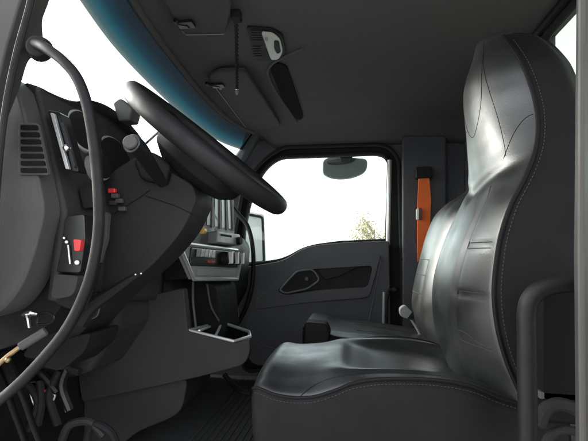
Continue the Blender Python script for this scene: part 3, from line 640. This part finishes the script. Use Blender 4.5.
# cushion
def make_cushion(root, yc, xs, zs_, bs_, ws_, zb, x0, x1, mt, mts, nose=.07, far_drop=0, bol=.02):
    fz = smooth_interp(xs, zs_); fb = smooth_interp(xs, bs_); fw = smooth_interp(xs, ws_)
    def top(u, x, off=0):
        k = 1-abs(u)**3.2; z = fz(x)+fb(x)*k+bol*math.exp(-((abs(u)-.78)/.16)**2)*(lambda q: q*q*(3-2*q))(min(1, max(0, (x-x0-.06)/.26)))
        z -= .004*math.exp(-((abs(u)-.86)/.03)**2)
        z -= far_drop*(u+1)/2
        return Vector((x, yc+u*fw(x), z+off))
    rs = []; N = 90
    for i in range(N+1):
        t = i/N; x = x0+(x1-x0)*t; d = x-x0
        e = math.sqrt(max(0, 1-max(0, 1-d/nose)**2)); e2 = min(1, .12+.88*e)
        ring = []
        for k in range(41):
            p = top(-1+2*k/40, x); mid = Vector((x, yc, fz(x0)-.045))
            p.z = mid.z+(p.z-mid.z)*e2; p.y = yc+(p.y-yc)*(1-.22*(1-e)); ring.append(p)
        W_ = fw(x)*(1-.22*(1-e)); zs0 = ring[0].z; zf0 = ring[40].z
        for s_, order, zq in ((1, range(1, 8), zf0), (-1, range(7, 0, -1), zs0)):
            for k in order:
                q = k/8; ring.append(Vector((x+.0*q, yc+s_*(W_+.010*math.sin(q*math.pi)), zq+(zb-zq)*q*(e2 if e2 < 1 else 1))))
            if s_ == 1:
                for k in range(5): ring.append(Vector((x, yc+W_*.9*(1-2*k/4), zq+(zb-zq)*e2)))
        rs.append(ring)
    m = MB(); m.rings(rs); o = m.build('cushion', mt, root, angle=180); o.data.materials.append(M[mts]); n = len(rs[0])
    for i, p in enumerate(o.data.polygons):
        if i < N*n and (i % n) >= 40: p.material_index = 1
    return o, top, rs
sx = []; sz = []
for x, y in [(252, 383), (275, 395), (310, 397.5), (335, 391), (352, 384.5), (380, 380.5), (430, 381), (470, 388), (512, 405)]:
    p = V(x, y, YC-.215); sx.append(p.x); sz.append(p.z)
X0 = sx[0]-.012
cu, top, rs = make_cushion(ds_, YC, [X0]+sx[1:]+[.42], [sz[0]]+sz[1:]+[sz[-1]-.02], [.040, .046, .052, .040, .012, -.012, -.022, -.02, -.01, 0], [.205, .212, .215, .215, .215, .215, .215, .21, .20, .19], -.47, X0, .42, 'leather', 'leather_shaded', nose=.05, far_drop=.0)
for j in (0, 40):
    m = MB(); m.tube([r[j] for r in rs[1:]], .0035, 8); m.build('piping', 'leather_shaded', cu)
m = MB(); 
for k in range(2, 88):
    a, b = rs[k][0], rs[k+1][0]; L = (b-a).length
    m.tube([a+Vector((0, -.004, -.010)), a.lerp(b, .6)+Vector((0, -.004, -.010))], .0007, 5)
m.build('stitching', 'thread', cu)
m = MB(); ribbon(m, [top(-.985+.125*math.sin(t*1.57), X0+.115+.05*t, .0006) for t in np.linspace(0, 1, 10)]+[top(-.86, x, .0006) for x in np.linspace(X0+.17, .28, 30)], .0009); m.build('panel_seam', 'seam', cu)
m = MB(); m.prism(rnd([(-.16, -.46), (.42, -.46), (.44, -.60), (.40, FLOOR+.01), (-.10, FLOOR+.01), (-.14, -.6)], .03), YC-.17, YC+.17, world=True); m.build('suspension_base', 'plastic_dark', ds_, bevel=.02)
m = MB(); m.cyl(V(446, 371, 1.28), V(443, 374, 1.28), .006, 10); m.build('recliner_pin', 'chrome', ds_)
m = MB(); m.prism(rnd([(540, 392), (600, 396), (600, 402), (540, 399)], 1), .80, .86, yref=.80); m.build('side_bracket', 'plastic_light', ds_, bevel=.004)
m = MB(); m.tube(cr([V(x, y, .80) for x, y in [(538, 425), (545, 410), (558, 404), (575, 410), (590, 425), (596, 460)]], 6), .012, 10); m.build('belt_hose', 'rubber', ds_)
m = MB(); m.tube(cr([V(x, y, .80) for x, y in [(545, 445), (552, 434), (565, 430), (590, 434)]], 6), .008, 10); m.build('belt_hose', 'rubber', ds_)

# passenger seat
YP = 1.98
ps = thing('passenger_seat', (.1, YP, FLOOR), 'lower black leather passenger seat partly hidden behind the driver seat', 'seat', 'leather cab seats')
sx = []; sz = []
for x, y in [(303, 326), (320, 331), (335, 337), (380, 343), (430, 350), (455, 354)]:
    p = V(x, y, 1.74); sx.append(p.x); sz.append(p.z)
pc, ptop, prs = make_cushion(ps, YP, [sx[0]-.01]+sx[1:]+[.46], [sz[0]]+sz[1:]+[sz[-1]-.01], [.012, .018, .02, .02, .015, .01, 0], [.22, .235, .24, .24, .24, .235, .22], -.54, sx[0]-.01, .46, 'leather', 'leather_shaded', nose=.03, bol=.006)
m = MB(); m.tube([r[0] for r in prs[1:]], .004, 8); m.build('piping', 'leather_shaded', pc)
m = MB(); m.prism(rnd([(304, 322, 5), (326, 324, 3), (330, 333, 3), (328, 353), (304, 353)], 3), 1.70, 1.80, yref=1.70); m.build('front_bolster', 'leather_shaded', ps, bevel=.016)
for u in (-.5, .1): m = MB(); ribbon(m, [ptop(u, x, .0015) for x in np.linspace(.02, .25, 12)], .001); m.build('stitching', 'thread', pc)
m = MB(); m.prism(rnd([(-.10, -.53), (.42, -.53), (.42, FLOOR+.01), (-.06, FLOOR+.01)], .02), YP-.19, YP+.19, world=True); m.build('seat_base', 'plastic_dark', ps, bevel=.02)
pf = [(470, 186), (459, 196), (446, 204), (434, 216), (426, 234), (420, 255), (413, 285), (411, 305), (414, 322), (425, 345)]
pz = []; px_ = []
for x, y in pf[::-1]: p = V(x, y, 2.05); pz.append(p.z); px_.append(p.x)
fX = smooth_interp(pz, px_)
def psurf(u, z, off=0):
    k = abs(u)**2.6; return Vector((fX(z)+.07*k+.004*math.exp(-((abs(u)-.5)/.05)**2)-off, YP+u*.235*(1-.25*max(0, (z-.2)/.2)**2), z))
rs = []
for i in range(61):
    z = pz[0]+(.32-pz[0])*i/60; r_ = [psurf(-1+2*k/30, z) for k in range(31)]; W_ = abs(r_[0].y-YP)
    for k in range(1, 5): r_.append(Vector((r_[30].x+(.55-r_[30].x)*k/5, YP+W_+.008, z)))
    for k in range(5): r_.append(Vector((.57, YP+W_*.9*(1-2*k/4), z)))
    for k in range(4, 0, -1): r_.append(Vector((r_[0].x+(.55-r_[0].x)*k/5, YP-W_-.008, z)))
    rs.append(r_)
l_ = rs[-1]; c = sum(l_, Vector())/len(l_)
for s_, dz in ((.9, .012), (.6, .022), (.2, .026)): rs.append([c+(p-c)*s_+Vector((0, 0, dz)) for p in l_])
m = MB(); m.rings(rs); pb_ = m.build('backrest', 'leather', ps, angle=180)
for z in (-.02, -.085, -.165): m = MB(); ribbon(m, [psurf(u, z, .001) for u in np.linspace(-.5, .5, 24)], .0012); m.build('stitching', 'thread', pb_)
for u in (-.5, .5): m = MB(); ribbon(m, [psurf(u, z, .001) for z in np.linspace(-.25, -.02, 20)], .0012); m.build('stitching', 'thread', pb_)
bk = thing('belt_buckle', V(408, 330, 1.9), 'grey belt buckle with dark neck standing up beside passenger seat', 'belt buckle')
m = MB(); m.prism(rnd([(399, 308, 3), (405, 304.5, 3), (413, 313, 2), (407, 319, 2), (400, 316, 3)], 2), 1.99, 2.03, yref=2.0); m.build('buckle_head', 'panelgrey', bk, bevel=.005)
m = MB(); m.prism(rnd([(407, 317), (412, 311), (416, 315), (411, 320)], 1), 1.985, 2.035, yref=2.0); m.build('release_collar', 'gloss', bk, bevel=.004)
m = MB(); m.tube([V(411, 319, 2.0), V(418, 330, 2.0), V(422, 338, 2.0)], .006, 8); m.build('buckle_stalk', 'silver', bk)

# ================================================================== overhead items
vg = 'sun visors folded up against the headliner'
def visor(poly, label, hx):
    a = ceil(*poly[0], .012); v = thing('sun_visor', a, label, 'sun visor', vg)
    P = [ceil(x, y, .010) for x, y in rnd(poly, 5, 5)]; m = MB(); m.rings([P, [p-Vector((0, 0, .020)) for p in P]]); vo = m.build('visor_panel', 'visor', v, bevel=.007)
    q = [p-Vector((0, 0, .0205)) for p in P]; return v, vo
v1, vo = visor([(171, -60), (158, -18), (184, 25), (226, 25), (232, -4), (214, -60)], 'dark sun visor above the steering wheel, nearest the camera', None)
v2_, vo2 = visor([(208, 70), (220, 64), (246, 64), (282, 122), (249, 125), (217, 83)], 'dark sun visor on the passenger half of the headliner', None)
for v, pts in ((v1, [(175, 8), (178, 11), (186, 12.5), (189, 15)]), (v2_, [(206, 74), (210, 76), (218, 77), (221, 80)])):
    m = MB(); m.tube(cr([ceil(x, y, .036) for x, y in pts], 4), .007, 10); a = ceil(*pts[2], .034); m.box(a, (.05, .035, .012)); m.build('pivot_clip', 'gloss', v, bevel=.002)
m = MB(); m.tube([ceil(x, y, .0315) for x, y in [(182, 21), (186, 25.2), (224, 24.5)]], .0012, 6); m.build('visor_edge', 'panelgrey', v1)
m = MB(); m.tube([ceil(x, y, .0315) for x, y in [(216, 81), (232, 103), (246, 122)]], .0012, 6); m.build('visor_edge', 'panelgrey', v2_)
# dome lamp
dl = thing('dome_lamp', ceil(266, 42, .03), 'rectangular dome lamp with pale lens and dark grille on the headliner', 'ceiling lamp')
m = ceil_panel(rnd([(246, 25), (272, 27), (283, 33), (286, 50), (281, 58), (257, 60)], 4, 4), -.004, .008); m.build('lamp_base', 'plastic_dark', dl, bevel=.004)
m = ceil_panel(rnd([(261, 28), (273, 29.5), (280, 35), (283, 48), (279, 56), (271, 57)], 3, 4), 0.0085, .013); ln = m.build('lamp_lens', 'lamp_lens', dl, bevel=.004)
m = ceil_panel(rnd([(274, 36), (279, 37), (281, 48), (277, 50), (274, 44)], 2), .0133, .016); m.build('lamp_switch', 'plastic_dark', ln, bevel=.001)
m = ceil_panel(rnd([(264.5, 33), (268, 33), (268.5, 37), (265, 37)], 1.5), .0133, .015); m.build('lamp_button', 'panelgrey', ln, bevel=.001)
for yy in (27, 43):
    for k in range(5):
        m = ceil_panel([(249.5+yy*.05+k*.4, yy+1+k*2.4), (260+k*.5, yy+1+k*2.4), (260+k*.5, yy+2.1+k*2.4), (249.5+yy*.05+k*.4, yy+2.1+k*2.4)], .0083, .0105); m.build('grille_bar', 'plastic', dl)
# twisted horn cord
hc = thing('horn_cord', V(237, 70, 1.5), 'short black twisted pull cord hanging from the headliner between the visors', 'pull cord')
a, b = ceil(236.5, 11, .02), ceil(237, 62, .10)
m = MB()
for ph in (0, math.pi):
    m.tube([a.lerp(b, k/120)+Vector((math.cos(k*.55+ph)*.0032, 0, math.sin(k*.55+ph)*.0032)) for k in range(121)], .0036, 7)
m.build('cord', 'rubber', hc)
m = MB(); m.cyl(b, b+(b-a).normalized()*.008, .006, 12); m.build('ferrule', 'chrome', hc)
m = MB(); m.cyl(b+(b-a).normalized()*.008, b+(b-a).normalized()*.04, .0075, 12, .005); m.build('pull_end', 'gloss', hc)
m = MB(); m.box(a+Vector((0, 0, .004)), (.03, .03, .03)); m.build('cord_anchor', 'rubber', hc, bevel=.005)

# ================================================================== foot well
def at_floor(p): return Vector((p.x, p.y, FLOOR))
lv = thing('release_lever', V(30, 318, .86), 'small silver pull lever under the end of the dashboard', 'lever')
m = MB(); m.tube([V(30, 326, .87), V(28.5, 316, .85)], .006, 10); m.tube(cr([V(24, 315, .85), V(29, 313, .84), V(36, 314, .85)], 4), .0055, 10); m.build('lever_handle', 'chrome', lv)
m = MB(); q = [V(x, y, .86) for x, y in rnd([(38, 314), (50, 312), (55, 318), (50, 324), (36, 325)], 4)]; m.tube(q+[q[0]], .003, 6); m.build('lever_guide', 'gloss', lv)
ah = thing('air_hose', V(5, 365, .78), 'dark air hose with brass fitting crossing the foot well', 'hose')
m = MB(); m.tube([V(20, 347, .80), V(46, 331, .82)], .0095, 12); m.build('hose_sleeve', 'plastic_light', ah, bevel=.003)
m = MB(); m.tube([V(-10, 372, .78), V(8, 356, .79), V(20, 347, .80)], .005, 10); m.build('fitting', 'brass', ah)
m = MB(); m.ball(V(8, 360, .785), .006, 8); m.build('fitting_nut', 'brass', ah)
for nm, lab, pts in (('brake_pedal', 'black brake pedal on a bent pale-edged arm at lower left', [(20, 390), (25, 402), (33, 425), (44, 452)]), ('clutch_pedal', 'black pedal arm at lower left corner, beside the brake pedal', [(9, 398), (14, 412), (21, 430), (30, 455)])):
    t = thing(nm, V(pts[-1][0], 470, 1.0), lab, 'pedal')
    m = MB(); m.tube(cr([V(x, y, 1.0) for x, y in pts], 5), .010, 10, flat=.5); m.build('pedal_arm', 'handle', t)
    p = V(pts[-1][0]+8, 462, 1.0); m = MB(); m.box(p, (.03, .09, .07), Matrix.Rotation(R(30), 3, 'Y')); m.build('pedal_pad', 'rubber', t, bevel=.008)
    m = MB(); m.tube([V(pts[0][0]-2, pts[0][1]-2, 1.01), V(pts[0][0]-16, pts[0][1]-35, 1.05)], .016, 10); m.build('pedal_bracket', 'plastic_dark', t)
wt = thing('wiring', V(50, 398, 1.15), 'tangle of small wires and connectors under the steering column', 'wiring')
for mt, pts in (('brass', [(28, 383), (36, 382), (44, 388)]), ('red', [(42, 390), (50, 391), (53, 384)]), ('silver', [(53, 401), (55, 395), (49, 393)]), ('rubber', [(40, 380), (42, 400), (38, 425)]), ('rubber', [(60, 370), (50, 395), (58, 425)]), ('plastic', [(62, 440), (70, 425), (90, 422), (104, 436)]), ('gloss', [(5, 352), (22, 366), (40, 372), (58, 392)]), ('gloss', [(70, 362), (62, 385), (70, 410)]), ('rubber', [(0, 385), (20, 380), (38, 400), (30, 430)]), ('rubber', [(20, 355), (50, 362), (80, 372)]), ('silver', [(30, 392), (34, 404), (42, 418)]), ('brass', [(64, 404), (66, 412)]), ('rubber', [(85, 450), (92, 425), (110, 432), (118, 450)])):
    m = MB(); m.tube(cr([V(x, y, 1.15) for x, y in pts], 6), .003 if mt in ('brass', 'red', 'silver') else .012, 8); m.build('wire', mt, wt)
fc = MB(); fc.tube(cr([V(224, 374, 1.95), V(231, 383, 1.95), V(240, 391, 1.9), V(250, 393, 1.9)], 5), .012, 8)
tag(fc.build('floor_cable', 'plastic_dark'), 'black cable lying on the floor between console and driver seat', 'cable')
